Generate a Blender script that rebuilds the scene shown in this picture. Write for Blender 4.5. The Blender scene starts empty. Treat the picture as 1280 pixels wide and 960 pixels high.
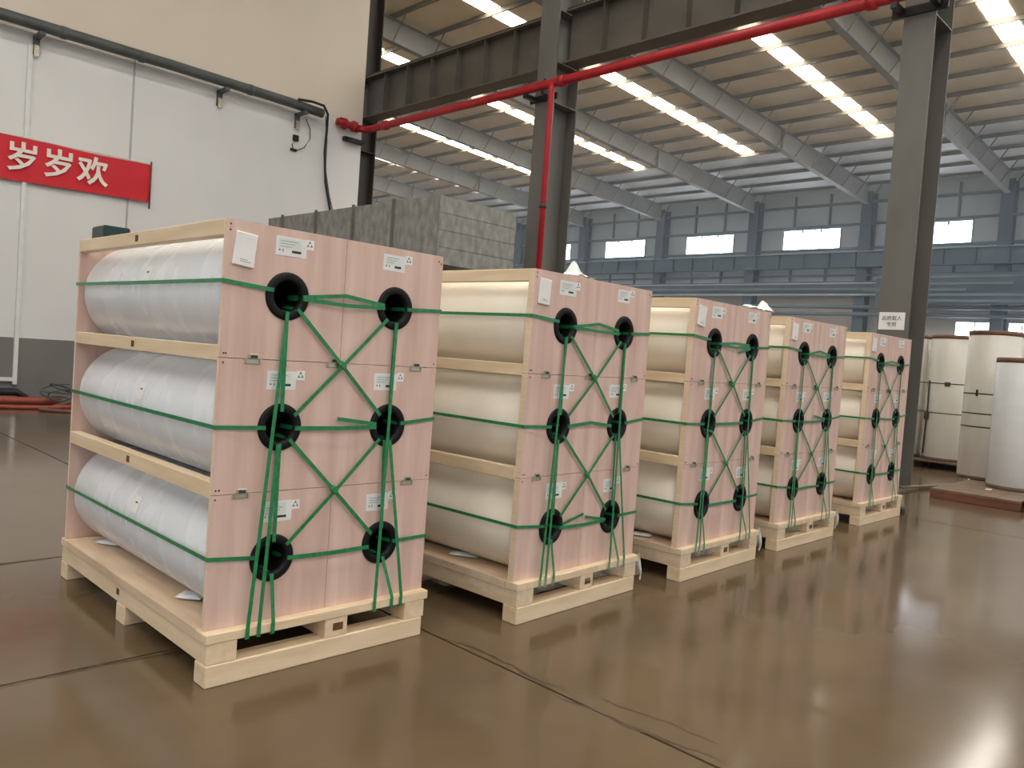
import bpy, math, random
from mathutils import Vector, Matrix
random.seed(7)
SC = bpy.context.scene
COL = SC.collection

# ------------------------------------------------------------------ camera
CAM_F, CAM_YAW, CAM_PITCH, CAM_ROLL, CAM_H = 993.93, 0.7783, 0.0374, 0.0715, 1.5223
_cy, _sy = math.cos(CAM_YAW), math.sin(CAM_YAW)
_F = Vector((_cy*math.cos(CAM_PITCH), _sy*math.cos(CAM_PITCH), -math.sin(CAM_PITCH)))
_R = Vector((_sy, -_cy, 0)); _U = _R.cross(_F)
_R2 = _R*math.cos(CAM_ROLL) + _U*math.sin(CAM_ROLL)
_U2 = -_R*math.sin(CAM_ROLL) + _U*math.cos(CAM_ROLL)
cam_data = bpy.data.cameras.new('camera')
cam_data.sensor_width = 36.0
cam_data.lens = CAM_F/1280*36.0
cam_data.clip_end = 300
cam = bpy.data.objects.new('camera', cam_data); COL.objects.link(cam)
m = Matrix.Identity(4)
for i in range(3):
    m[i][0] = _R2[i]; m[i][1] = _U2[i]; m[i][2] = -_F[i]
m[0][3], m[1][3], m[2][3] = 0, 0, CAM_H
cam.matrix_world = m
SC.camera = cam

# ------------------------------------------------------------------ world, exposure
w = bpy.data.worlds.new('daylight'); SC.world = w
w.use_nodes = True
w.node_tree.nodes['Background'].inputs[0].default_value = (0.86, 0.93, 1.0, 1)
w.node_tree.nodes['Background'].inputs[1].default_value = 0.65
SKYLIGHT = 17.5
WINDOW = 9.0
SC.view_settings.view_transform = 'Standard'
SC.view_settings.look = 'None'
SC.view_settings.gamma = 1.0
SC.view_settings.use_curve_mapping = False
SC.view_settings.exposure = 0.2

# ------------------------------------------------------------------ helpers
def lin(c):
    r = []
    for v in c:
        v /= 255.0
        r.append(v/12.92 if v <= 0.04045 else ((v+0.055)/1.055)**2.4)
    return tuple(r) + (1.0,)

MATS = {}
def mat(name, c1, c2=None, rough=0.6, scale=(4, 4, 4), detail=4, rscale=None, rvar=0.0, metal=0.0,
        bump=0.0, bscale=None, spec=0.5, lo=0.3, hi=0.7, coat=0.0):
    """principled material: colour runs between c1 and c2 along a stretched noise"""
    m = bpy.data.materials.new(name); m.use_nodes = True
    nt = m.node_tree; N = nt.nodes; L = nt.links
    b = N['Principled BSDF']
    b.inputs['Base Color'].default_value = lin(c1)
    b.inputs['Roughness'].default_value = rough
    b.inputs['Metallic'].default_value = metal
    b.inputs['Specular IOR Level'].default_value = spec
    b.inputs['Coat Weight'].default_value = coat
    if c2 or bump or rvar:
        tc = N.new('ShaderNodeTexCoord')
        def noise(sc, det):
            mp = N.new('ShaderNodeMapping'); mp.inputs['Scale'].default_value = sc
            L.new(tc.outputs['Object'], mp.inputs['Vector'])
            n = N.new('ShaderNodeTexNoise'); n.inputs['Scale'].default_value = 1.0
            n.inputs['Detail'].default_value = det
            L.new(mp.outputs['Vector'], n.inputs['Vector'])
            return n
        n = noise(scale, detail)
        if c2:
            cr = N.new('ShaderNodeValToRGB')
            cr.color_ramp.elements[0].position = lo; cr.color_ramp.elements[0].color = lin(c1)
            cr.color_ramp.elements[1].position = hi; cr.color_ramp.elements[1].color = lin(c2)
            L.new(n.outputs['Fac'], cr.inputs['Fac']); L.new(cr.outputs['Color'], b.inputs['Base Color'])
        if rvar:
            n2 = noise(rscale or scale, 3)
            mr = N.new('ShaderNodeMapRange')
            mr.interpolation_type = 'SMOOTHSTEP'
            mr.inputs['From Min'].default_value = 0.15; mr.inputs['From Max'].default_value = 0.85
            mr.inputs['To Min'].default_value = max(0.02, rough-rvar); mr.inputs['To Max'].default_value = rough+rvar
            L.new(n2.outputs['Fac'], mr.inputs['Value']); L.new(mr.outputs['Result'], b.inputs['Roughness'])
        if bump:
            n3 = noise(bscale or scale, 4)
            bp = N.new('ShaderNodeBump'); bp.inputs['Strength'].default_value = bump; bp.inputs['Distance'].default_value = 0.02
            L.new(n3.outputs['Fac'], bp.inputs['Height']); L.new(bp.outputs['Normal'], b.inputs['Normal'])
    MATS[name] = m
    return m

def emit(name, c, s):
    m = bpy.data.materials.new(name); m.use_nodes = True
    nt = m.node_tree
    b = nt.nodes['Principled BSDF']
    b.inputs['Base Color'].default_value = (0.8, 0.8, 0.8, 1)
    b.inputs['Emission Color'].default_value = lin(c)
    b.inputs['Emission Strength'].default_value = s
    MATS[name] = m
    return m

mat('ply_face', (206, 172, 158), (227, 198, 186), 0.55, (13, 13, 1.1), 9, bump=0.03, bscale=(60, 60, 3))
mat('ply_edge', (226, 200, 170), (238, 216, 188), 0.6, (6, 6, 60), 3)
mat('pine', (222, 196, 160), (238, 216, 184), 0.55, (22, 2.2, 22), 5, bump=0.03, bscale=(60, 6, 60))
mat('pine_x', (222, 196, 160), (238, 216, 184), 0.55, (2.2, 22, 22), 5, bump=0.03, bscale=(6, 60, 60))
mat('deck', (204, 176, 148), (230, 206, 178), 0.5, (18, 2, 18), 5)
mat('film_bounce_tint', (240, 229, 211), (245, 236, 220), 0.32, (2, 5, 2), 3, rvar=0.05, spec=0.5)  # same white film, warm bounce from the plywood put into its colour
mat('film', (222, 224, 228), (230, 231, 234), 0.27, (2, 5, 2), 3, rvar=0.05, spec=0.5)
mat('film_cream', (233, 228, 217), (238, 235, 226), 0.2, (6, 6, 2), 3, rvar=0.05, spec=0.5)
mat('film_white', (224, 226, 228), (230, 232, 233), 0.22, (3, 3, 6), 3, rvar=0.05, spec=0.5)
mat('core_black', (7, 9, 9), (13, 15, 15), 0.55, (30, 30, 30), spec=0.3)
mat('strap', (22, 112, 62), (40, 140, 84), 0.32, (40, 40, 40), 3, spec=0.6)
mat('paper', (232, 230, 228), (240, 238, 236), 0.5, (10, 10, 10))
mat('sticker', (226, 226, 223), (236, 236, 233), 0.4, (10, 10, 10))
mat('sticker_tint', (214, 220, 214), (226, 228, 227), 0.4, (14, 14, 14))
mat('ink', (40, 42, 46), (60, 62, 64), 0.6, (20, 20, 20))
mat('stamp', (92, 52, 28), (120, 76, 44), 0.7, (90, 90, 90))
mat('latch', (178, 172, 150), (204, 198, 178), 0.35, (30, 30, 30), metal=0.7)
mat('bag', (228, 234, 236), (242, 244, 244), 0.35, (30, 30, 30), bump=0.2, bscale=(50, 50, 50))
mat('wall_white', (222, 221, 219), (230, 229, 227), 0.6, (0.6, 0.6, 0.4), 3)
mat('wall_warm_light', (220, 208, 190), (226, 214, 198), 0.6, (0.5, 0.5, 0.4), 3)  # the white wall again, warmer light painted in
mat('wall_grey', (112, 110, 108), (124, 122, 118), 0.6, (0.8, 0.8, 0.8), 3)
mat('seam', (170, 172, 172), (184, 184, 184), 0.6, (3, 3, 3))
mat('conduit', (222, 222, 220), (232, 232, 230), 0.4, (5, 5, 5))
mat('steel_girder', (84, 79, 71), (100, 95, 86), 0.55, (2, 1, 2), 5)
mat('steel_grey', (98, 97, 92), (110, 108, 102), 0.5, (2, 2, 0.7), 3)
mat('steel_dark', (56, 50, 44), (68, 61, 54), 0.55, (2, 2, 0.7), 3)
mat('steel_rafter', (122, 120, 112), (134, 130, 122), 0.55, (1, 2, 2), 3)
mat('purlin', (100, 90, 72), (112, 102, 84), 0.6, (2, 1, 2), 3)
mat('eave_light_sheet', (208, 212, 212), (218, 222, 222), 0.5, (0.5, 0.9, 1), 3)  # roof near the eave, window light painted in as a paler colour
mat('roof', (212, 196, 164), (220, 206, 176), 0.75, (0.5, 0.9, 1), 4)
mat('blue_wall', (180, 189, 193), (190, 199, 202), 0.6, (0.3, 0.3, 0.3), 3)
mat('blue_steel', (66, 86, 102), (78, 98, 114), 0.55, (1, 1, 1), 3)
mat('beige_wall', (186, 180, 170), (198, 190, 180), 0.6, (0.3, 0.3, 0.3), 3)
mat('girt', (96, 110, 122), (106, 120, 132), 0.6, (1, 1, 1))
mat('far_pipe', (160, 170, 176), (176, 184, 190), 0.45, (1, 1, 1))
mat('red_paint', (158, 22, 30), (178, 30, 38), 0.42, (4, 4, 4), 3)
mat('hose_red', (150, 62, 52), (172, 84, 70), 0.55, (4, 4, 4), 3)
mat('banner', (206, 26, 42), (218, 34, 50), 0.6, (2, 2, 2), 3)
mat('banner_text', (238, 226, 214), (244, 234, 224), 0.6, (6, 6, 6))
mat('tray', (74, 78, 78), (88, 92, 90), 0.5, (3, 3, 3), 3)
mat('black', (18, 18, 18), (28, 28, 28), 0.5, (8, 8, 8))
mat('galv', (126, 127, 122), (160, 160, 153), 0.55, (9, 9, 5), 9, metal=0.15, lo=0.35, hi=0.68)
mat('galv_dark', (100, 102, 98), (116, 118, 112), 0.55, (6, 6, 6), 4, metal=0.3)
mat('teal', (24, 52, 56), (34, 64, 66), 0.4, (4, 4, 4))
mat('deck_worn', (104, 86, 70), (128, 106, 86), 0.65, (4, 8, 4), 5)
mat('red_wood', (92, 56, 40), (124, 78, 54), 0.6, (16, 2, 16), 5)
mat('kraft', (112, 76, 62), (136, 98, 80), 0.6, (8, 8, 20), 4)
mat('dark_strap', (60, 52, 42), (76, 66, 54), 0.5, (8, 8, 8))
mat('floor', (88, 73, 55), (115, 97, 74), 0.135, (1.1, 1.5, 1), 8, rscale=(0.8, 1.1, 1), rvar=0.04, spec=0.42, lo=0.1, hi=0.9)
mat('joint', (54, 42, 30), (66, 52, 38), 0.8, (3, 3, 3))
mat('stain', (70, 54, 38), (84, 66, 48), 0.4, (9, 9, 9))
emit('skylight', (255, 250, 240), SKYLIGHT)
emit('window_glow', (236, 244, 255), WINDOW)

# clear stretch film: mostly see-through, a little milky and glossy
_m = bpy.data.materials.new('stretch_film'); _m.use_nodes = True
_nt = _m.node_tree; _b = _nt.nodes['Principled BSDF']
_b.inputs['Base Color'].default_value = lin((226, 216, 200)); _b.inputs['Roughness'].default_value = 0.22
_tc = _nt.nodes.new('ShaderNodeTexCoord'); _n = _nt.nodes.new('ShaderNodeTexNoise')
_n.inputs['Scale'].default_value = 9; _n.inputs['Detail'].default_value = 4
_nt.links.new(_tc.outputs['Object'], _n.inputs['Vector'])
_r = _nt.nodes.new('ShaderNodeMapRange'); _r.inputs['To Min'].default_value = -0.12; _r.inputs['To Max'].default_value = 0.5
_nt.links.new(_n.outputs['Fac'], _r.inputs['Value']); _nt.links.new(_r.outputs['Result'], _b.inputs['Alpha'])
MATS['stretch_film'] = _m

class MB:
    """collects shapes into one mesh"""
    def __init__(s): s.v = []; s.f = []; s.smooth = []
    def add(s, vs, fs, sm=False):
        o = len(s.v); s.v += [tuple(p) for p in vs]
        for f in fs: s.f.append(tuple(i+o for i in f)); s.smooth.append(sm)
        return s
    def box(s, x0, x1, y0, y1, z0, z1):
        vs = [(x0, y0, z0), (x1, y0, z0), (x1, y1, z0), (x0, y1, z0), (x0, y0, z1), (x1, y0, z1), (x1, y1, z1), (x0, y1, z1)]
        return s.add(vs, [(0, 3, 2, 1), (4, 5, 6, 7), (0, 1, 5, 4), (1, 2, 6, 5), (2, 3, 7, 6), (3, 0, 4, 7)])
    def chbox(s, x0, x1, y0, y1, z0, z1, c=0.004):
        """box with chamfered edges"""
        vs = []; X = (x0, x1); Y = (y0, y1); Z = (z0, z1)
        for i in (0, 1):
            for j in (0, 1):
                for k in (0, 1):
                    sx, sy, sz = (1, -1)[i], (1, -1)[j], (1, -1)[k]
                    vs += [(X[i], Y[j]+c*sy, Z[k]+c*sz), (X[i]+c*sx, Y[j], Z[k]+c*sz), (X[i]+c*sx, Y[j]+c*sy, Z[k])]
        def q(i, j, k, a): return ((i*2+j)*2+k)*3+a
        fs = []
        for i in (0, 1):
            f = [q(i, 0, 0, 0), q(i, 1, 0, 0), q(i, 1, 1, 0), q(i, 0, 1, 0)]; fs.append(f if i else f[::-1])
            f = [q(0, i, 0, 1), q(0, i, 1, 1), q(1, i, 1, 1), q(1, i, 0, 1)]; fs.append(f if i else f[::-1])
            f = [q(0, 0, i, 2), q(1, 0, i, 2), q(1, 1, i, 2), q(0, 1, i, 2)]; fs.append(f if i else f[::-1])
        for a in (0, 1):
            for b in (0, 1):
                f = [q(a, b, 0, 0), q(a, b, 1, 0), q(a, b, 1, 1), q(a, b, 0, 1)]; fs.append(f)
                f = [q(a, 0, b, 0), q(a, 1, b, 0), q(a, 1, b, 2), q(a, 0, b, 2)]; fs.append(f)
                f = [q(0, a, b, 1), q(1, a, b, 1), q(1, a, b, 2), q(0, a, b, 2)]; fs.append(f)
        for i in (0, 1):
            for j in (0, 1):
                for k in (0, 1): fs.append([q(i, j, k, 0), q(i, j, k, 1), q(i, j, k, 2)])
        return s.add(vs, fs)
    def lathe(s, prof, c=(0, 0, 0), axis='Z', n=48, sm=True, caps=True):
        vs = []; fs = []
        for r, h in prof:
            for i in range(n):
                a = 2*math.pi*i/n; u, t = r*math.cos(a), r*math.sin(a)
                if axis == 'Z': p = (u, t, h)
                elif axis == 'Y': p = (u, h, t)
                else: p = (h, u, t)
                vs.append((p[0]+c[0], p[1]+c[1], p[2]+c[2]))
        for k in range(len(prof)-1):
            for i in range(n):
                j = (i+1) % n; fs.append((k*n+i, k*n+j, (k+1)*n+j, (k+1)*n+i))
        if caps:
            if prof[0][0] > 1e-6: fs.append(tuple(range(n))[::-1])
            if prof[-1][0] > 1e-6: fs.append(tuple((len(prof)-1)*n+i for i in range(n)))
        return s.add(vs, fs, sm)
    def tube(s, pts, r, n=10, sm=True):
        pts = [Vector(p) for p in pts]; vs = []; fs = []
        ref = Vector((0, 0, 1))
        for k, p in enumerate(pts):
            t = (pts[min(k+1, len(pts)-1)] - pts[max(k-1, 0)]).normalized()
            rr = ref if abs(t.dot(ref)) < 0.95 else Vector((1, 0, 0))
            a = t.cross(rr).normalized(); b = t.cross(a).normalized()
            for i in range(n):
                g = 2*math.pi*i/n; vs.append(p + a*(r*math.cos(g)) + b*(r*math.sin(g)))
        for k in range(len(pts)-1):
            for i in range(n):
                j = (i+1) % n; fs.append((k*n+i, k*n+j, (k+1)*n+j, (k+1)*n+i))
        fs.append(tuple(range(n))[::-1]); fs.append(tuple((len(pts)-1)*n+i for i in range(n)))
        return s.add(vs, fs, sm)
    def ribbon(s, pts, normals, width=0.018, th=0.0016):
        """flat strap along pts; normals give the outward face at each point"""
        pts = [Vector(p) for p in pts]; vs = []; fs = []
        for k, p in enumerate(pts):
            t = (pts[min(k+1, len(pts)-1)] - pts[max(k-1, 0)]).normalized()
            nn = Vector(normals[k] if isinstance(normals, list) else normals)
            sd = t.cross(nn).normalized(); nn = sd.cross(t).normalized()
            for a, b in ((-1, 0), (1, 0), (1, 1), (-1, 1)): vs.append(p + sd*(a*width/2) + nn*(b*th))
        for k in range(len(pts)-1):
            for i in range(4):
                j = (i+1) % 4; fs.append((k*4+i, k*4+j, (k+1)*4+j, (k+1)*4+i))
        fs.append((3, 2, 1, 0)); e = (len(pts)-1)*4; fs.append((e, e+1, e+2, e+3))
        return s.add(vs, fs)
    def prism(s, poly, axis, a, b):
        """polygon in the plane across `axis`, extruded from a to b"""
        n = len(poly); vs = []
        for h in (a, b):
            for p in poly:
                vs.append({'X': (h, p[0], p[1]), 'Y': (p[0], h, p[1]), 'Z': (p[0], p[1], h)}[axis])
        fs = [tuple(range(n))[::-1], tuple(range(n, 2*n))]
        for i in range(n):
            j = (i+1) % n; fs.append((i, j, n+j, n+i))
        return s.add(vs, fs)
    def mesh(s, name):
        me = bpy.data.meshes.new(name); me.from_pydata(s.v, [], s.f); me.validate()
        if any(s.smooth) and len(me.polygons) == len(s.smooth): me.polygons.foreach_set('use_smooth', s.smooth)
        import bmesh
        bm = bmesh.new(); bm.from_mesh(me); bmesh.ops.recalc_face_normals(bm, faces=bm.faces); bm.to_mesh(me); bm.free()
        return me
    def build(s, name, m, parent=None):
        return ob(name, s.mesh(name), m, parent)

def ob(name, me, m, parent=None, loc=None, rz=None):
    o = bpy.data.objects.new(name, me); COL.objects.link(o)
    if me is not None and m is not None and not me.materials: me.materials.append(MATS[m])
    if parent: o.parent = parent
    if loc: o.location = loc
    if rz: o.rotation_euler = (0, 0, rz)
    return o
def tag(o, label, cat, group=None, kind=None):
    if label: o['label'] = label
    if cat: o['category'] = cat
    if group: o['group'] = group
    if kind: o['kind'] = kind
    return o
def thing(name, label, cat, loc=(0, 0, 0), rz=0, group=None):
    o = bpy.data.objects.new(name, None); COL.objects.link(o); o.empty_display_size = 0.1
    o.location = loc; o.rotation_euler = (0, 0, rz)
    return tag(o, label, cat, group)
def struct(o, label, cat=None):
    o['kind'] = 'structure'; o['label'] = label
    if cat: o['category'] = cat
    return o

def text_mesh(s, size, offset=0.0, extrude=0.002):
    cu = bpy.data.curves.new('lettering', 'FONT'); cu.body = s; cu.size = size
    cu.offset = offset; cu.extrude = extrude; cu.align_x = 'CENTER'; cu.align_y = 'CENTER'; cu.resolution_u = 3
    o = bpy.data.objects.new('lettering', cu); COL.objects.link(o)
    dg = bpy.context.evaluated_depsgraph_get(); dg.update()
    me = bpy.data.meshes.new_from_object(o.evaluated_get(dg))
    bpy.data.objects.remove(o); bpy.data.curves.remove(cu)
    me.materials.clear()
    return me

ORD = ['first', 'second', 'third', 'fourth', 'fifth', 'sixth', 'seventh', 'eighth', 'ninth', 'tenth', 'eleventh', 'twelfth', 'thirteenth', 'fourteenth']

# ------------------------------------------------------------------ building dimensions
YW = 17.0                 # face of the white wall
XC0, XC1 = 11.5, 12.2     # column line
XF = 46.0                 # far wall
BAY = 6.86
YK = [11.0 + BAY*k for k in range(-4, 10)]
YMIN, YMAX = YK[0], YK[-1]
def zr(x):                # roof underside
    return 13.30-0.044*(x-27.4) if x > 11.85 else 13.984-0.044*(11.85-x)

# ------------------------------------------------------------------ floor
fl = MB().box(-16, 47, YMIN-4, YMAX+2, -0.06, -0.016).build('floor', 'joint')
struct(fl, 'polished brown concrete floor with dark sawn joints', 'floor')
xs = [-16, -4.1, 2.755, 9.6, 16.4, 23.2, 30, 36.8, 47]
ys = [YMIN-4, -10, -3.1, 3.72, 5.62, 12.5, 19.3, 32, 48, 64, YMAX+2]
for i in range(len(xs)-1):
    for j in range(len(ys)-1):
        MB().box(xs[i]+0.008, xs[i+1]-0.008, ys[j]+0.008, ys[j+1]-0.008, -0.016, 0.0).build('floor_slab', 'floor', fl)

# ------------------------------------------------------------------ left white wall
wl = MB().box(-15, 11.3, YW, YW+0.2, 1.17, 6.9).build('wall_left', 'wall_white')
struct(wl, 'tall white painted wall behind the nearest crate', 'wall')
MB().box(-15, 11.3, YW, YW+0.2, 6.9, 13.6).build('upper_light_band', 'wall_warm_light', wl)  # same wall above the pipe, its different lighting put into the colour
MB().box(-15, 11.3, YW-0.004, YW+0.2, 0, 1.17).build('grey_dado', 'wall_grey', wl)
for x in (-8.1, -4.6, -1.1, 2.4, 5.87):
    MB().box(x-0.02, x+0.02, YW-0.006, YW, 1.17, 6.85).build('panel_seam', 'seam', wl)

# white conduit with its low branch
c = thing('conduit', 'white surface conduit running down the wall left of the crates', 'conduit', (4.03, YW-0.036, 0))
MB().box(-0.035, 0.035, -0.03, 0.03, 0.3, 6.55).build('conduit_run', 'conduit', c)
MB().box(-6.0, -0.035, -0.03, 0.03, 0.36, 0.43).build('conduit_branch', 'conduit', c)

# grey pipe on brackets along the wall
p = thing('wall_pipe', 'dark grey pipe on brackets running along the white wall', 'pipe', (0, 16.72, 6.86))
MB().tube([(-12, 0, 0), (3, 0, 0), (6.5, 0, 0.02), (9.2, 0, 0.0), (10.0, 0, -0.03)], 0.105, 16).build('pipe_run', 'tray', p)
for x in (-2.6, 0.9, 4.5, 5.9, 8.2): MB().lathe([(0.115, -0.05), (0.115, 0.05)], (x, 0, 0.005), 'X', 20).build('coupling', 'tray', p)
for x in (-6.2, -2.7, 0.7, 4.12, 7.62, 9.49):
    br = MB().box(x-0.05, x+0.05, -0.16, 0.28, -0.19, -0.13).box(x-0.05, x+0.05, 0.2, 0.28, -0.45, -0.13).build('bracket', 'tray', p)
    MB().box(x-0.04, x+0.04, 0.19, 0.205, -0.5, -0.3).build('bracket_plate', 'latch', br)
bx = thing('junction_box', 'small black junction box with loose wire on the white wall', 'junction box', (9.49, YW, 6.1))
MB().chbox(-0.07, 0.07, -0.06, 0, 0.0, 0.14, 0.01).build('box', 'black', bx)
MB().chbox(-0.12, 0.04, -0.05, 0, -0.24, -0.18, 0.008).build('clip', 'black', bx)
MB().tube([(0.05, -0.03, -0.2), (0.22, -0.05, -0.1), (0.36, -0.05, 0.14), (0.34, -0.06, 0.35), (0.2, -0.1, 0.55)], 0.012, 6).build('wire', 'tray', bx)
MB().tube([(-0.02, -0.03, 0.0), (-0.1, -0.05, -0.1), (-0.06, -0.05, -0.2)], 0.01, 6).build('wire', 'black', bx)
cb = MB().tube([(9.3, 16.62, 6.95), (9.65, 16.6, 6.99), (9.95, 16.6, 6.98), (10.12, 16.68, 6.84), (10.18, 16.78, 6.5), (10.2, 16.85, 6.0), (10.3, 16.9, 5.3), (10.52, 16.93, 4.6), (10.7, 16.94, 3.9)], 0.03, 8).build('cable', 'black')
tag(cb, 'thick black cable hanging from the end of the wall pipe', 'cable')
cb = MB().tube([(10.1, 16.75, 6.8), (10.24, 16.85, 6.3), (10.28, 16.9, 5.6), (10.45, 16.93, 5.0), (10.6, 16.94, 4.6), (10.8, 16.95, 3.9)], 0.014, 6).build('cable', 'tray')
tag(cb, 'thin grey cable hanging beside the thick black one', 'cable')

# banner
bn = thing('banner', 'red cloth banner with white Chinese lettering hung on the wall', 'banner', (0, YW-0.09, 0))
b = MB(); nx = 60
vs = []; fs = []
for i in range(nx+1):
    x = -2.4 + (6.25+2.4)*i/nx; wv = 0.012*math.sin(x*5.1)+0.008*math.sin(x*11+1)
    for k, z in enumerate((4.06+0.02*math.sin(x*1.3), 4.3, 4.55, 4.83+0.012*math.sin(x*2.1))):
        vs += [(x, wv*(1-0.3*k), z), (x, wv*(1-0.3*k)+0.006, z)]
for i in range(nx):
    for k in range(3):
        a = i*8+k*2; d = a+8
        fs += [(a, d, d+2, a+2), (a+1, a+3, d+3, d+1)]
    a = i*8; d = a+8
    fs += [(a, a+1, d+1, d), (a+6, d+6, d+7, a+7)]
b.add(vs, fs).build('cloth', 'banner', bn)
MB().tube([(6.26, -0.005, 3.95), (6.26, -0.005, 4.9)], 0.018, 8).build('end_rod', 'red_wood', bn)
MB().tube([(-2.4, 0.0, 4.84), (6.26, 0.0, 4.845)], 0.013, 8).build('top_rope', 'banner_text', bn)
for ch, x, zc in (('岁', 3.975, 4.435), ('岁', 4.575, 4.44), ('欢', 5.165, 4.44)):
    o = ob('character', text_mesh(ch, 0.56, 0.012, 0.003), 'banner_text', bn, (x, -0.036, zc))
    o.rotation_euler = (math.pi/2, 0, 0)

# hoses and pipes along the foot of the wall
def wob(y, x0, x1, z, a, n=14, ph=0.0):
    return [(x0+(x1-x0)*i/n, y+a*math.sin(i*1.7+ph)+a*0.6*math.sin(i*0.7+ph), z) for i in range(n+1)]
tag(MB().tube(wob(16.2, -2, 4.6, 0.065, 0.10), 0.065, 10).build('red_hose', 'hose_red'), 'thick red hose lying along the foot of the white wall', 'hose')
tag(MB().tube(wob(15.4, -2, 5.6, 0.035, 0.12, 16, 2.0), 0.035, 8).build('red_hose', 'hose_red'), 'thin red hose lying in front of the thick one by the wall', 'hose')
tag(MB().tube([(-3, 16.5, 0.22), (1, 16.5, 0.22), (3.95, 16.45, 0.2), (4.1, 16.4, 0.08)], 0.07, 10).build('black_pipe', 'black'), 'black pipe on the floor under the conduit branch', 'pipe')
tag(MB().tube([(6.0, 14.3, 0.03), (5.0, 14.5, 0.03), (4.2, 14.7, 0.03), (3.95, 14.95, 0.03), (4.2, 15.3, 0.03), (4.6, 15.6, 0.1)], 0.03, 8).build('brown_hose', 'kraft'), 'thin brown hose looped on the floor near the wall', 'hose')
pts = []
for i in range(90):
    a = i*0.42
    pts.append((4.5+0.2*math.cos(a)+0.08*math.sin(a*0.31), 15.9+0.16*math.sin(a*1.3), 0.22+0.13*math.sin(a*0.37)+0.07*math.sin(a*0.9)))
tag(MB().tube(pts, 0.012, 5).build('wire_tangle', 'tray'), 'tangle of grey wire heaped at the foot of the wall', 'wire')

# dark teal cabinet behind the nearest crate
t = thing('machine_cabinet', 'dark teal cabinet showing above the top of the nearest crate', 'cabinet', (3.85, 12.0, 0))
MB().chbox(0, 0.36, 0, 0.5, 0.05, 2.92, 0.02).build('body', 'teal', t)
MB().box(0.02, 0.34, 0.02, 0.48, 0, 0.05).build('plinth', 'black', t)
MB().box(0.04, 0.32, -0.012, 0, 0.15, 2.6).build('door', 'teal', t)

# ------------------------------------------------------------------ galvanised duct
dx0, dx1, dy0, dy1, dz0, dz1 = 8.0, 9.7, 9.75, 15.2, 2.86, 3.93
d = thing('air_duct', 'large galvanised sheet metal duct box above the crates', 'duct', (dx0, dy0, 0))
L_, D_ = dx1-dx0, dy1-dy0
MB().box(0.01, L_-0.01, 0.01, D_-0.01, dz0+0.01, dz1-0.02).build('duct_core', 'galv_dark', d)
seams = [0, 1.18, 2.36, 3.6, 4.85, D_]
for k in range(len(seams)-1):
    MB().box(-0.004, 0.006, seams[k]+0.012, seams[k+1]-0.012, dz0, dz1).build('sheet_panel', 'galv', d)
    MB().box(L_-0.006, L_+0.004, seams[k]+0.012, seams[k+1]-0.012, dz0, dz1).build('sheet_panel', 'galv', d)
for k, y in enumerate(seams[1:-1]):
    MB().box(-0.04, 0.0, y-0.025, y+0.025, dz0, dz1+0.03).build('flange', 'galv_dark', d)
hh = (dz1-dz0)/4
for k in range(4):
    MB().box(0.0, L_, -0.004, 0.006, dz0+hh*k+0.004, dz0+hh*(k+1)-0.004).build('sheet_panel', 'galv', d)
MB().box(0, L_, 0, D_, dz1-0.02, dz1).build('top_sheet', 'galv', d)
for x, y in ((0.1, 0.3), (L_-0.2, 0.3), (0.1, D_-0.4), (L_-0.2, D_-0.4)):
    MB().box(x, x+0.1, y, y+0.1, 0, dz0+0.01).build('leg', 'steel_dark', d)

# ------------------------------------------------------------------ steel columns on the near line
def hcol(name, label, yc, ztop, m, x0=XC0, x1=XC1, wy=0.205, group=None, cat='column'):
    c = thing(name, label, cat, (x0, yc, 0), 0, group)
    dxx = x1-x0
    MB().box(0, 0.024, -wy, wy, 0.03, ztop).build('flange', m, c)
    MB().box(dxx-0.024, dxx, -wy, wy, 0.03, ztop).build('flange', m, c)
    MB().box(0.024, dxx-0.024, -0.009, 0.009, 0.03, ztop).build('web', m, c)
    MB().box(-0.12, dxx+0.12, -wy-0.1, wy+0.1, 0, 0.03).build('base_plate', m, c)
    return c
cols = {}
for key, yc, lab, mm, wy in (('a', 4.05, 'grey steel column with a paper notice behind the last crate', 'steel_grey', 0.205),
                         ('b', 11.0, 'grey steel column with a red riser behind the second crate', 'steel_grey', 0.25),
                         ('c', 17.86, 'steel column with painted-in shade at the right end of the white wall', 'steel_dark', 0.205)):  # its shaded side is put into the darker steel colour
    cols[key] = hcol('steel_column', lab, yc, 13.6, mm, wy=wy)
    for z in (6.5, 7.28, 8.28):
        for sy in (-1, 1):
            MB().box(0.024, 0.676, sy*0.009, sy*wy, z-0.008, z+0.008).build('stiffener', mm, cols[key])
for yc, lab in ((-2.86, 'grey steel column nearest the camera'),):
    hcol('steel_column', lab + ' on its right', yc, 13.6, 'steel_grey')
# notice
nt = thing('paper_notice', 'white paper notice taped to the column behind the last crate', 'notice', (XC0-0.004, 4.065, 2.235))
MB().box(-0.002, 0.002, -0.172, 0.172, 0, 0.24).build('sheet', 'paper', nt)
for s_, z, sz in (('品质载人', 0.155, 0.066), ('专用', 0.07, 0.066)):
    o = ob('printed_line', text_mesh(s_, sz, 0.0, 0.0005), 'ink', nt, (-0.004, 0, z))
    o.rotation_euler = (math.pi/2, 0, -math.pi/2)

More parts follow.
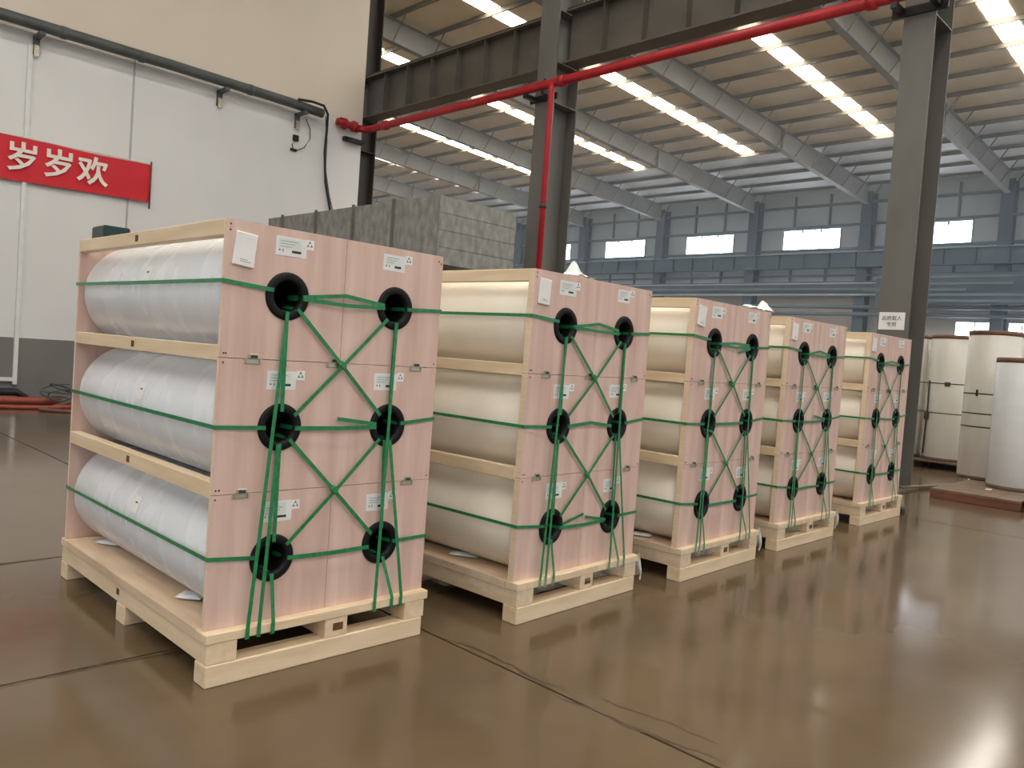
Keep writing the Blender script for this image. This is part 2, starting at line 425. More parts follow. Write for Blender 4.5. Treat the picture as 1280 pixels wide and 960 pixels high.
# runway girders between the near columns, with stiffener plates
def girder(y0, y1, lab, m='steel_girder'):
    g = thing('plate_girder', lab, 'beam', (11.85, y0, 7.28))
    ln = y1-y0
    MB().box(-0.008, 0.008, 0, ln, 0.03, 1.0).build('web', m, g)
    MB().box(-0.2, 0.2, 0, ln, 0, 0.03).build('bottom_flange', m, g)
    MB().box(-0.2, 0.2, 0, ln, 1.0, 1.03).build('top_flange', m, g)
    n = int(round(ln/0.94))
    for i in range(1, n):
        y = ln*i/n
        MB().box(-0.17, -0.008, y-0.008, y+0.008, 0.03, 1.0).build('stiffener', m, g)
        MB().box(0.008, 0.17, y-0.008, y+0.008, 0.03, 1.0).build('stiffener', m, g)
    MB().box(-0.14, -0.1, -0.02, ln+0.02, 1.03, 1.1).build('rail', 'steel_dark', g)
girder(11.27, 17.64, 'deep steel plate girder between the white wall and the middle column')
girder(4.27, 10.73, 'deep steel plate girder at the top between the two grey columns')
girder(-2.64, 3.83, 'deep steel plate girder right of the noticed column')
wc = MB().tube([(11.46, 17.66, 2.5), (11.46, 17.63, 6.0), (11.47, 17.62, 8.2)], 0.015, 6).build('cable', 'conduit')
tag(wc, 'thin white cable running up the dark column', 'cable')

# red sprinkler main
rp = thing('red_pipe', 'long red fire main running along the column line', 'pipe', (11.22, 0, 6.74))
MB().tube([(0, -12, 0), (0, 16.35, 0), (0, 16.6, 0), (-0.05, 16.72, 0.01), (-0.16, 16.78, 0.02), (-0.3, 16.8, 0.03), (-0.75, 16.82, 0.05)], 0.085, 16).build('main_run', 'red_paint', rp)
for y in (-5, 1.2, 4.6, 10.3, 15.9): MB().lathe([(0.11, -0.06), (0.11, 0.06)], (0, y, 0), 'Y', 20).build('coupling', 'red_paint', rp)
for x in (-0.3, -0.55): MB().lathe([(0.13, -0.025), (0.13, 0.025)], (x, 16.8, 0.035), 'X', 20).build('pipe_flange', 'red_paint', rp)
for x in (-0.24, -0.62):
    for a in range(4): MB().tube([(x-0.07, 16.8+0.11*math.cos(a*1.57), 0.035+0.11*math.sin(a*1.57)), (x+0.07, 16.8+0.11*math.cos(a*1.57), 0.035+0.11*math.sin(a*1.57))], 0.018, 6).build('flange_bolt', 'red_paint', rp)
MB().tube([(-0.04, 10.53, 0), (-0.04, 10.53, -0.2), (-0.04, 10.53, -6.7)], 0.06, 14).build('riser', 'red_paint', rp)
for z in (-2.35, -4.6): MB().lathe([(0.075, z-0.04), (0.075, z+0.04)], (-0.04, 10.53, 0), 'Z', 18).build('coupling', 'steel_dark', rp)
for yc in (4.05, 11.0, 17.86):
    MB().box(-0.05, 0.3, yc-0.28, yc-0.2, -0.17, -0.09).box(-0.05, 0.3, yc+0.2, yc+0.28, -0.17, -0.09).box(0.24, 0.28, yc-0.36, yc+0.36, -0.2, -0.08).build('support_bracket', 'black', rp)
    MB().tube([(0.0, yc-0.24, -0.1), (0.0, yc-0.24, 0.12)], 0.02, 6).build('hanger_rod', 'black', rp)
tag(MB().box(10.75, 11.3, YW-0.12, YW-0.002, 6.42, 6.52).box(10.8, 11.25, YW-0.3, YW-0.12, 6.42, 6.47).build('pipe_shelf', 'black'), 'black bracket on the wall under the red pipe fittings', 'bracket')

# ------------------------------------------------------------------ roof of the hall
def roof_mesh(x0, x1, y0, y1):
    return MB().prism([(x0, zr(x0)), (x1, zr(x1)), (x1, zr(x1)+0.12), (x0, zr(x0)+0.12)], 'Y', y0, y1)
ce = roof_mesh(11.86, XF+0.3, YMIN, YMAX).build('ceiling', 'roof')
struct(ce, 'sloping roof with tan sheeting, purlins and bright skylight strips', 'roof')
PUR = [46.0-0.75-1.85*k for k in range(19)]
def purlin_mesh():
    return MB().prism([(-0.035, 0), (0.035, 0), (0.035, 0.03), (-0.005, 0.03), (-0.005, 0.155), (0.035, 0.155), (0.035, 0.17), (-0.035, 0.17)], 'Y', YMIN, YMAX).mesh('purlin')
pm = purlin_mesh()
for x in PUR:
    ob('purlin', pm, 'purlin', ce, (x, 0, zr(x)-0.171))
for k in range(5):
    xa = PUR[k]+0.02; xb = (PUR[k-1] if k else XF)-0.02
    MB().prism([(xa, zr(xa)-0.012), (xb, zr(xb)-0.012), (xb, zr(xb)+0.01), (xa, zr(xa)+0.01)], 'Y', YMIN, YMAX).build('eave_light_sheet', 'eave_light_sheet', ce)  # added pale strips, colour carries the window light on the roof
# skylight panes, one between each pair of purlins at mid bay
def pane_mesh(): return MB().prism([(-0.85, -0.013+0.85*0.044), (0.85, -0.013-0.85*0.044), (0.85, 0.012-0.85*0.044), (-0.85, 0.012+0.85*0.044)], 'Y', -0.37, 0.37).mesh('skylight_pane')
sk = pane_mesh()
for k in range(len(YK)-1):
    yc = (YK[k]+YK[k+1])/2
    for x in PUR:
        xm = x+0.925
        if xm > 37.6 or xm < 13: continue
        ob('skylight_pane', sk, 'skylight', ce, (xm, yc, zr(xm)-0.002))
# rafters
def rlow(x): return 12.34-0.050*(x-24)
for k, y in enumerate(YK):
    xa, xb = 12.2, 45.25
    r = MB().prism([(xa, rlow(xa)), (xb, rlow(xb)), (xb, zr(xb)-0.22), (xa, zr(xa)-0.22)], 'Y', y-0.006, y+0.006)
    for lo_, hi_ in ((0, 0.02), (None, None)):
        if lo_ is not None:
            r.prism([(xa, rlow(xa)), (xb, rlow(xb)), (xb, rlow(xb)+0.022), (xa, rlow(xa)+0.022)], 'Y', y-0.14, y+0.14)
        else:
            r.prism([(xa, zr(xa)-0.242), (xb, zr(xb)-0.242), (xb, zr(xb)-0.22), (xa, zr(xa)-0.22)], 'Y', y-0.14, y+0.14)
    ra = r.build('rafter', 'steel_rafter', ce)
    for xs_ in (22.6, 34.6):
        MB().box(xs_-0.02, xs_+0.02, y-0.16, y+0.16, rlow(xs_)-0.04, zr(xs_)-0.2).build('splice_plate', 'steel_rafter', ra)
    if 2 <= k <= 10:
        for i, x in enumerate(PUR):
            if x < 14: continue
            for s in (-1, 1):
                MB().tube([(x, y+s*0.06, rlow(x)+0.05), (x, y+s*0.75, zr(x)-0.15)], 0.03, 4, False).build('fly_brace', 'purlin', ra)

# roof of the camera's own bay
ce2 = roof_mesh(-15, 11.84, YMIN, YW+0.3).build('ceiling', 'roof')
struct(ce2, 'roof over the near bay, above the crates and the camera', 'roof')
for k in range(4):
    yc = (YK[k]+YK[k+1])/2
    for i in range(12):
        xm = -12+1.85*i
        o = ob('skylight_pane', sk, 'skylight', ce2, (xm, yc, zr(xm)-0.002)); o.rotation_euler = (0, -0.088, 0)
for i in range(13): ob('purlin', MB().box(-0.035, 0.035, YMIN, YW, 0, 0.21).mesh('purlin'), 'purlin', ce2, (-12.925+1.85*i, 0, zr(-12.925+1.85*i)-0.216))

# ------------------------------------------------------------------ far wall
wf = MB().box(XF, XF+0.2, YMIN, YMAX, 6.45, 12.6).build('wall_far', 'blue_wall')
struct(wf, 'far blue grey cladding wall with a row of high windows', 'wall')
MB().box(XF, XF+0.2, YMIN, YMAX, 0, 6.45).build('lower_cladding', 'beige_wall', wf)
for z, h in ((11.55, 0.14), (10.32, 0.12), (8.95, 0.14), (7.42, 0.1), (6.45, 0.14)):
    MB().box(XF-0.14, XF, YMIN, YMAX, z-h/2, z+h/2).build('girt', 'girt', wf)
for k in range(len(YK)-1):
    for yy in (YK[k]+2.35, YK[k]+4.5):
        MB().box(XF-0.12, XF, yy-0.06, yy+0.06, 10.38, 12.2).build('rib', 'girt', wf)
        MB().box(XF-0.12, XF, yy-0.06, yy+0.06, 6.5, 7.8).build('rib', 'girt', wf)
we = MB().box(11.86, XF+0.2, YMAX, YMAX+0.2, 0, 14).build('wall_end', 'blue_wall')
struct(we, 'distant end wall of the hall beyond the last bay', 'wall')
wn = 0
for k in range(1, 10):
    yc = (YK[k]+YK[k+1])/2-0.05; wn += 1
    wd = thing('window_%d' % wn, ORD[k-1] + ' high window along the far wall counted from the right', 'window', (XF-0.03, yc, 9.0))
    wd['kind'] = 'structure'
    for i in range(3): MB().box(-0.01, 0.01, -1.72+i*1.15, -1.72+(i+1)*1.15-0.03, 0.02, 1.15).build('pane', 'window_glow', wd)
    fr = MB().box(-0.05, 0.03, -1.78, -1.72, -0.06, 1.21).box(-0.05, 0.03, 1.71, 1.77, -0.06, 1.21).box(-0.05, 0.03, -1.72, 1.71, 1.15, 1.21).box(-0.05, 0.03, -1.72, 1.71, -0.06, 0.02).build('frame', 'far_pipe', wd)
    for i in (1, 2): MB().box(-0.06, -0.012, -1.735+i*1.15-0.05, -1.735+i*1.15+0.05, 0.98, 1.15).build('stay', 'girt', wd)
for ya, yb in ((11.2, 13.03), (9.4, 10.6)):
    wn += 1
    wd = thing('window_%d' % wn, {11.2: 'low bright window pair above the standing film rolls', 9.4: 'low window at the right edge behind the standing rolls', 19.0: 'low window of the far wall hidden behind the noticed column'}[ya], 'window', (XF-0.03, ya, 3.3))
    wd['kind'] = 'structure'
    ln = yb-ya
    for i in range(2): MB().box(-0.01, 0.01, i*ln/2+0.03, (i+1)*ln/2-0.03, 0.05, 1.55).build('pane', 'window_glow', wd)
    MB().box(-0.05, 0.03, -0.06, 0.03, 0, 1.61).box(-0.05, 0.03, ln-0.03, ln+0.06, 0, 1.61).box(-0.05, 0.03, 0.03, ln-0.03, 1.55, 1.61).box(-0.05, 0.03, 0.03, ln-0.03, 0, 0.05).box(-0.05, 0.03, ln/2-0.03, ln/2+0.03, 0.05, 1.55).build('frame', 'far_pipe', wd)
for k, y in enumerate(YK[2:11]):
    hcol('wall_column', ORD[k] + ' blue steel column along the far wall counted from the right', y, 12.0, 'blue_steel', 45.25, 45.98, 0.3, 'columns of the far wall')
# far crane girder and service pipes
g = thing('crane_girder', 'long blue grey crane girder below the far windows', 'beam', (44.95, 0, 7.72))
MB().box(-0.01, 0.01, YMIN, YMAX, 0, 0.88).build('web', 'blue_steel', g)
MB().box(-0.2, 0.2, YMIN, YMAX, 0.85, 0.88).build('top_flange', 'far_pipe', g)
MB().box(-0.2, 0.2, YMIN, YMAX, 0, 0.03).build('bottom_flange', 'blue_steel', g)
for i in range(60): MB().box(-0.17, -0.01, 0+YMIN+1.5*i, YMIN+1.5*i+0.03, 0.03, 0.85).build('stiffener', 'blue_steel', g)
for lab, z, r, mm in (('topmost thin pale pipe on the far wall below the girder', 6.84, 0.05, 'far_pipe'), ('dark pipe on the far wall just under the topmost pale pipe', 6.5, 0.09, 'girt'), ('pale pipe at the upper edge of the beige cladding', 6.2, 0.07, 'far_pipe'), ('thick grey pipe across the beige cladding', 5.52, 0.11, 'girt'), ('lowest grey pipe on the far wall', 5.12, 0.11, 'girt')):
    tag(MB().tube([(45.0, -8, z), (45.0, 60, z)], r, 8).build('service_pipe', mm), lab, 'pipe')
tag(MB().box(45.06, 45.2, YMIN, YMAX, 6.32, 6.98).build('cable_tray', 'blue_steel'), 'dark blue cable tray running under the far girder', 'cable tray')
tag(MB().box(44.2, 44.4, 4.0, 16.6, 5.65, 7.2).build('louvre_panel', 'blue_steel'), 'dark blue panel behind the rails, right of the noticed column', 'panel')
rk = thing('pipe_rack', 'rack of pale horizontal rails high behind the standing rolls', 'rack', (43.5, 0, 0))
for i, (ya, yb, z) in enumerate(((8, 16.5, 6.95), (10, 15.5, 6.6), (12, 17, 6.3), (8, 16, 6.05), (9, 14, 5.75))):
    MB().box(-0.06, 0.06, ya, yb, z-0.05, z+0.05).build('rail', 'girt', rk)
for y in (8.2, 14.9): MB().box(-0.08, 0.08, y-0.08, y+0.08, 0, 7.1).build('post', 'blue_steel', rk)

# ------------------------------------------------------------------ crates
CR = [(1.5248, 3.2583, 0.0), (3.2333, 3.0691, 0.0385), (4.8574, 3.0388, 0.0336), (6.4603, 3.1029, 0.0063), (8.4287, 3.1635, 0.0008)]
CW, CD, ZP, ZT = 1.2, 1.9, 0.2356, 2.0096
HX = (0.303, 0.9023); HZ = (1.7093, 1.1179, 0.52); HR = 0.095
ZS1, ZS2 = 1.4202, 0.8264
RROLL = 0.289
CN = ['nearest', 'second', 'third', 'fourth', 'last']

def holed(mb, x0, x1, z0, z1, cx, cz, r, y0, y1, n=32):
    """rectangular plate with one round hole, between y0 (front) and y1"""
    ring = []; outer = []
    for i in range(n):
        a = 2*math.pi*(i+0.5)/n; c, s = math.cos(a), math.sin(a)
        ring.append((cx+r*c, cz+r*s))
        tx = ((x1-cx)/c if c > 0 else (x0-cx)/c) if abs(c) > 1e-9 else 1e9
        tz = ((z1-cz)/s if s > 0 else (z0-cz)/s) if abs(s) > 1e-9 else 1e9
        t = min(tx, tz); outer.append((cx+t*c, cz+t*s))
    corners = [(x1, z1), (x0, z1), (x0, z0), (x1, z0)]
    vs = []; 
    for y in (y0, y1):
        for p in ring: vs.append((p[0], y, p[1]))
        for p in outer: vs.append((p[0], y, p[1]))
        for p in corners: vs.append((p[0], y, p[1]))
    S = 2*n+4; fs = []
    def side(p):
        if abs(p[0]-x1) < 1e-7: return 0
        if abs(p[1]-z1) < 1e-7: return 1
        if abs(p[0]-x0) < 1e-7: return 2
        return 3
    for i in range(n):
        j = (i+1) % n; si, sj = side(outer[i]), side(outer[j])
        mid = [] if si == sj else [2*n + {(0, 1): 0, (1, 2): 1, (2, 3): 2, (3, 0): 3}.get((si, sj), 0)]
        fs.append(tuple([i, n+i] + mid + [n+j, j]))
        fs.append(tuple([S+j, S+n+j] + [S+q for q in mid] + [S+n+i, S+i]))
        fs.append((i, j, S+j, S+i))
        ch = [n+i] + mid + [n+j]
        for a, b in zip(ch[:-1], ch[1:]): fs.append((a, S+a, S+b, b))
    mb.add(vs, fs)
    return mb

# shared meshes -------------------------------------------------
PANELS = [('panel', [(0.002, 0.5985, ZS1+0.0015, ZT, 0, 0)]), ('panel', [(0.6015, 1.198, ZS1+0.0015, ZT, 1, 0)]),
          ('panel', [(0.002, 0.6, ZS2+0.0015, ZS1-0.0015, 0, 1), (0.6, 1.198, ZS2+0.0015, ZS1-0.0015, 1, 1)]),
          ('panel', [(0.002, 0.5985, ZP, ZS2-0.0015, 0, 2)]), ('panel', [(0.6015, 1.198, ZP, ZS2-0.0015, 1, 2)])]
def two_tone(me):
    """veneer on the faces, pale ply on the cut edges"""
    me.materials.append(MATS['ply_face']); me.materials.append(MATS['ply_edge'])
    for p in me.polygons: p.material_index = 0 if abs(p.normal.y) > 0.9 else 1
    return me
def panel_set(th):
    out = []
    for nm, rects in PANELS:
        mb = MB()
        for x0, x1, z0, z1, c, r in rects: holed(mb, x0, x1, z0, z1, HX[c], HZ[r], HR, 0, th)
        out.append(two_tone(mb.mesh('panel')))
    return out
PS_A, PS_B = panel_set(0.02), panel_set(0.045)
BACKP = [two_tone(MB().box(0.002, 1.198, CD-0.02, CD, a, b).mesh('back_panel')) for a, b in ((ZP, ZS2-0.0015), (ZS2+0.0015, ZS1-0.0015), (ZS1+0.0015, ZT))]
RAILZ = ((1.94, ZT), (1.405, 1.472), (0.812, 0.884))
def rail_mesh(z0, z1, th): return MB().chbox(0.0, 0.055, th, CD-0.02, z0, z1, 0.003).mesh('rail')
RAIL_A = [rail_mesh(a, b, 0.02) for a, b in RAILZ]
RAIL_B = [rail_mesh(a, b, 0.045) for a, b in RAILZ]
STAMP = MB().box(-0.0015, 0.0005, -0.018, 0.018, -0.016, 0.016).mesh('stamp_mark')

ROLLM = MB().lathe([(0.07, 0.05), (0.26, 0.05), (0.276, 0.056), (RROLL, 0.075), (RROLL, CD-0.10), (RROLL-0.006, CD-0.07), (0.262, CD-0.055), (0.07, CD-0.055), (0.07, 0.05)], (0, 0, 0), 'Y', 64, caps=False).mesh('film_body')
ROLLM_B = ROLLM.copy()
PLUGM = MB().lathe([(0.03, 0.34), (0.062, 0.30), (0.068, 0.05), (0.070, -0.006), (0.078, -0.0105), (0.098, -0.010), (0.107, -0.006), (0.108, -0.0005), (0.094, -0.0005), (0.091, 0.049), (0.10, 0.05), (0.10, 0.0495)], (0, 0, 0), 'Y', 40, caps=False)
PLUGM.lathe([(0.001, 0.335), (0.06, 0.335)], (0, 0, 0), 'Y', 24, caps=False)
PLUGM = PLUGM.mesh('core_plug')
BACKPLUG = MB().lathe([(0.069, CD-0.06), (0.069, CD-0.0205)], (0, 0, 0), 'Y', 32).mesh('core_tube')
TAGM = MB()
n_ = 5
vs = []; fs = []
for i in range(n_+1):
    a = math.pi + (i/n_-0.5)*0.30
    for y in (0.86, 0.95):
        for r in (RROLL+0.0006, RROLL+0.002): vs.append((r*math.cos(a), y, r*math.sin(a)))
for i in range(n_):
    a = i*4; b_ = a+4
    fs += [(a, b_, b_+2, a+2), (a+1, a+3, b_+3, b_+1), (a, a+1, b_+1, b_), (a+2, b_+2, b_+3, a+3)]
fs += [(0, 2, 3, 1), (n_*4, n_*4+1, n_*4+3, n_*4+2)]
TAGM.add(vs, fs); TAGM = TAGM.mesh('roll_label')
TAGINK = MB().box(-RROLL-0.003, -RROLL-0.001, 0.89, 0.915, 0.006, 0.014).mesh('print')

STICK = [(0.232, 0.386, 1.889, 1.974), (0.815, 0.948, 1.893, 1.974), (0.227, 0.372, 1.288, 1.372), (0.804, 0.942, 1.295, 1.38), (0.24, 0.39, 0.686, 0.78), (0.804, 0.940, 0.687, 0.773)]
TRI = [(0.400, 1.953), (0.970, 1.958), (0.394, 1.355), (0.964, 1.364), (0.407, 0.757), (0.962, 0.758)]
def tri_ring(mb, cx, cz, r, y):
    o = [(cx+r*math.cos(math.pi/2+i*2.0944), cz+r*math.sin(math.pi/2+i*2.0944)) for i in range(3)]
    n = [(cx+r*0.62*math.cos(math.pi/2+i*2.0944), cz+r*0.62*math.sin(math.pi/2+i*2.0944)) for i in range(3)]
    for i in range(3):
        j = (i+1) % 3
        a, b, c, d = o[i], o[j], n[j], n[i]
        # leave a gap in the middle of each side, as the three arrows do
        e = (a[0]*0.55+b[0]*0.45, a[1]*0.55+b[1]*0.45); f = (d[0]*0.55+c[0]*0.45, d[1]*0.55+c[1]*0.45)
        g = (a[0]*0.38+b[0]*0.62, a[1]*0.38+b[1]*0.62); h = (d[0]*0.38+c[0]*0.62, d[1]*0.38+c[1]*0.62)
        mb.prism([a, e, f, d], 'Y', y-0.0004, y); mb.prism([g, b, c, h], 'Y', y-0.0004, y)

LATCHM = MB().chbox(-0.04, 0.04, -0.005, 0, -0.022, 0.006, 0.002).chbox(-0.024, 0.024, -0.012, -0.005, 0.0, 0.024, 0.003).box(-0.034, -0.028, -0.012, -0.005, -0.018, 0.002).box(0.028, 0.034, -0.012, -0.005, -0.018, 0.002).mesh('latch')
LATCHSLOT = MB().box(-0.016, 0.016, -0.0135, -0.0118, 0.004, 0.016).mesh('latch_slot')

YF = -0.014  # straps lie just off the panel and over the plug rims
def front_strap(p0, p1, h0=None, h1=None, mid=None, jit=0.0, low=False, width=0.018, yf=YF):
    """strap across the front from p0 to p1 (x, z); h0/h1 = centre of the hole the end dives into"""
    pts = []
    j = lambda: random.uniform(-jit, jit)
    a = (p0[0]+j(), p0[1]+j()); b = (p1[0]+j(), p1[1]+j())
    if h0:
        pts.append((a[0]*0.8+h0[0]*0.2, 0.1, a[1]*0.8+h0[1]*0.2)); 
    pts.append((a[0], yf, a[1]))
    if mid: pts.append((mid[0]+j(), yf-0.006, mid[1]+j()))
    if low:
        pts.append((b[0], -0.053, ZP+0.004)); pts.append((b[0], -0.053, 0.185)); pts.append((b[0], -0.01, 0.182))
    else:
        pts.append((b[0], yf, b[1]))
        if h1: pts.append((b[0]*0.8+h1[0]*0.2, 0.1, b[1]*0.8+h1[1]*0.2))
    return MB().ribbon(pts, (0, -1, 0.0), width)
H = [(HX[c], HZ[r]) for r in range(3) for c in range(2)]
def side_strap(z, zf, sgn, hole, ze):
    """from a hole round the edge and along the open side to the back"""
    ex = -0.003 if sgn < 0 else CW+0.003
    x_in = hole[0]+sgn*0.075
    mb = MB()
    mb.ribbon([(hole[0]+sgn*0.05, 0.1, zf), (x_in, YF, zf), (ex+sgn*0.001, YF+0.010, ze)], (0, -1, 0))
    mb.ribbon([(ex, -0.006, ze), (ex, CD*0.5, (ze+z)/2-0.001), (ex, CD+0.004, z)], (sgn, 0, 0))
    mb.ribbon([(ex, CD+0.004, z), (hole[0], CD+0.004, z)], (0, 1, 0))
    return mb

def straps(i, parent):
    jt = 0.0 if i == 0 else 0.006
    S = []
    ad = lambda mb: S.append(mb)
    # round the sides
    ad(side_strap(1.752, 1.73, -1, H[0], 1.747)); ad(side_strap(1.75, 1.71, 1, H[1], 1.722))
    ad(side_strap(1.122, 1.117, -1, H[2], 1.121)); ad(side_strap(1.13, 1.129, 1, H[3], 1.151))
    ad(side_strap(0.547, 0.532, -1, H[4], 0.551)); ad(side_strap(0.53, 0.52, 1, H[5], 0.522))
    # between neighbouring holes
    ad(front_strap((0.378, 1.712), (0.829, 1.717), H[0], H[1], (0.599, 1.741 if i != 2 else 1.72), jt))
    ad(front_strap((0.378, 1.704), (0.83, 1.704), H[0], H[1], (0.603, 1.696), jt, yf=YF-0.003))
    ad(front_strap((0.376, 1.113), (0.826, 1.112), H[2], H[3], (0.6, 1.11 if i != 1 else 1.135), jt, width=0.02))
    if i in (0, 3): ad(front_strap((0.595, 1.155), (0.822, 1.127), None, H[3], None, jt, yf=YF-0.003))
    ad(front_strap((0.379, 0.512), (0.827, 0.508), H[4], H[5], (0.6, 0.508), jt, width=0.02))
    if i == 1:
        ad(front_strap((0.60, 0.575), (0.40, 0.53), None, H[4], None, jt, yf=YF-0.003)); ad(front_strap((0.62, 0.545), (0.83, 0.515), None, H[5], None, jt, yf=YF-0.003))
    if i == 2: ad(front_strap((0.66, 1.655), (0.85, 1.69), None, H[1], None, jt, yf=YF-0.003))
    # uprights
    ad(front_strap((0.299, 1.64), (0.303, 1.19), H[0], H[2], None, jt))
    ad(front_strap((0.301, 1.64), (0.179, 0.2), H[0], None, None, jt, True, yf=YF-0.003))
    ad(front_strap((0.301, 1.042), (0.302, 0.596), H[2], H[4], None, jt))
    ad(front_strap((0.292, 1.04), (0.233, 0.2), H[2], None, None, jt, True, yf=YF-0.003))
    ad(front_strap((0.301, 0.446), (0.301, 0.2), H[4], None, None, jt, True))
    ad(front_strap((0.908, 1.636), (0.858, 0.2), H[1], None, None, jt, True, yf=YF-0.003))
    ad(front_strap((0.905, 1.636), (0.899, 1.19), H[1], H[3], None, jt))
    ad(front_strap((0.880, 1.043), (0.899, 0.596), H[3], H[5], None, jt))
    ad(front_strap((0.913, 1.043), (1.022, 0.2), H[3], None, None, jt, True, yf=YF-0.003))
    ad(front_strap((0.917, 0.444), (0.964, 0.2), H[5], None, None, jt, True))
    # crosses
    ad(front_strap((0.354, 1.654), (0.845, 1.170), H[0], H[3], (0.6, 1.412), jt))
    ad(front_strap((0.852, 1.652), (0.366, 1.172), H[1], H[2], (0.606, 1.410), jt, yf=YF-0.003))
    ad(front_strap((0.351, 1.060), (0.838, 0.573), H[2], H[5], (0.595, 0.816), jt))
    ad(front_strap((0.849, 1.052), (0.365, 0.576), H[3], H[4], (0.607, 0.812), jt, yf=YF-0.003))
    for mb in S: mb.build('strap', 'strap', parent)
    for x, z in ((0.603, 1.411), (0.6, 0.814)):
        k = MB().chbox(-0.02, 0.02, -0.012, 0.008, -0.014, 0.014, 0.004).build('strap_knot', 'strap', parent)
        k.location = (x, YF-0.004, z); k.rotation_euler = (0, random.uniform(0.4, 0.9), 0)

def crate(i):
    x, y, a = CR[i]
    who = CN[i] + (' crate' if i in (0, 4) else ' crate from the camera')
    c = thing('plywood_crate', ['pink plywood crate bound with green straps, nearest and largest of the row',
                                'second pink plywood crate from the camera, just right of the nearest',
                                'third pink plywood crate, the middle one of the row',
                                'fourth pink plywood crate from the camera, second to last',
                                'last pink plywood crate, farthest of the row beside the column'][i],
              'crate', (x, y, 0), a, 'strapped plywood crates in a row')
    ps, rs = (PS_A, RAIL_A) if i == 0 else (PS_B, RAIL_B)
    for me in ps: ob('front_panel', me, None, c)
    for me in BACKP: ob('back_panel', me, None, c)
    for k, me in enumerate(rs):
        zc = sum(RAILZ[k])/2
        r = ob('side_rail', me, 'pine', c)
        ob('stamp_mark', STAMP, 'stamp', r, (-0.0005, 1.0-0.02*k, zc))
        ob('side_rail', me, 'pine', c, (CW-0.055, 0, 0))
    for k, (x0, x1, z0, z1) in enumerate(STICK):
        dx, dz = (0, 0) if i == 0 else (random.uniform(-0.012, 0.012), random.uniform(-0.01, 0.01))
        s = MB().box(x0, x1, -0.0012, 0, z0, z1).build('sticker', 'sticker', c); s.location = (dx, 0, dz)
        s['label'] = 'white printed sticker'
        MB().box(x0+0.012, x1-0.03, -0.0016, -0.0012, z0+0.03, z1-0.01).build('tint_block', 'sticker_tint', s)
        w_ = x1-x0
        mb = MB().box(x0+w_*0.52, x0+w_*0.82, -0.002, -0.0012, z0+0.016, z0+0.027)
        mb.box(x0+0.016, x0+0.022, -0.002, -0.0012, z0+0.02, z0+0.027).box(x0+0.034, x0+0.038, -0.002, -0.0012, z0+0.018, z0+0.028)
        for q in range(3): mb.box(x0+0.02, x0+w_*(0.5+0.1*q), -0.002, -0.0016, z0+0.04+q*0.012, z0+0.0415+q*0.012)
        mb.build('print', 'ink', s)
        t = MB().box(TRI[k][0]-0.022, TRI[k][0]+0.022, -0.002, -0.0012, TRI[k][1]-0.022, TRI[k][1]+0.022).build('recycling_sticker', 'paper', c); t.location = (dx, 0, dz)
        mb = MB(); tri_ring(mb, TRI[k][0], TRI[k][1], 0.018, -0.002); mb.build('recycling_mark', 'ink', t)
    # document pouch
    tl = (0.32, -0.10, 0.12, 0.1, 0.05)[i]
    pz = MB().chbox(-0.05, 0.05, -0.012, 0, -0.073, 0.073, 0.004).build('document_pouch', 'paper', c)
    pz.location = (0.088, 0, 1.888); pz.rotation_euler = (0, (0.10, 0.06, 0.12, 0.1, 0.05)[i], 0)
    MB().box(-0.02, 0.03, -0.0128, -0.012, -0.052, -0.0505).box(-0.02, 0.015, -0.0128, -0.012, -0.044, -0.0425).build('print', 'ink', pz)
    if i == 0: MB().box(-0.04, 0.04, -0.0126, -0.012, 0.05, 0.052).build('pouch_seam', 'sticker', pz)
    for lx, lz in ((0.155, ZS1), (1.058, ZS1), (0.136, ZS2), (1.05, ZS2), (0.565, ZS1)):
        l = ob('latch', LATCHM, 'latch', c, (lx, 0, lz)); ob('latch_slot', LATCHSLOT, 'ink', l)
    for nx_, nz in ((0.02, ZT-0.02), (0.02, ZT-0.045), (1.17, ZT-0.03), (1.185, ZT-0.04), (0.02, ZS1+0.02), (0.03, ZS1+0.02), (0.02, ZS1-0.02), (0.02, ZS2+0.02), (0.02, ZS2-0.02), (0.035, ZS2+0.02), (1.18, ZS1+0.02), (1.18, ZS2+0.02)):
        MB().lathe([(0.0045, 0), (0.004, -0.002), (0.0, -0.002)], (nx_, 0, nz), 'Y', 8).build('nail', 'stamp', c)
    straps(i, c)
    # film rolls
    for r in range(3):
        for q in range(2):
            pos = ['top', 'middle', 'bottom'][r] + (' left' if q == 0 else ' right')
            ca, sa = math.cos(a), math.sin(a)
            wx, wy = x+HX[q]*ca, y+HX[q]*sa
            f = thing('film_roll', 'white film roll with black core plug, ' + pos + ' in the ' + who, 'film roll', (wx, wy, HZ[r]), a, 'film rolls in the ' + who)
            ob('film_body', ROLLM if i == 0 else ROLLM_B, 'film' if i == 0 else 'film_bounce_tint', f); ob('core_plug', PLUGM, 'core_black', f); ob('core_tube', BACKPLUG, 'kraft', f)
            if q == 0 and i == 0:
                tg = ob('roll_label', TAGM, 'paper', f); tg.rotation_euler = (0, (0.30, 0.30, 0.36)[r], 0); ob('print', TAGINK, 'ink', tg)
    # pallet
    pl = thing('pallet', 'pale pine pallet under the ' + who, 'pallet', (x, y, 0), a, 'pine pallets under the crates')
    y0, y1 = -0.047, CD+0.03
    for ya, yb in ((y0, y0+0.11), (CD/2-0.06, CD/2+0.06), (y1-0.11, y1)):
        MB().chbox(-0.002, 1.176, ya, yb, 0, 0.097, 0.004).build('skid', 'pine_x', pl)
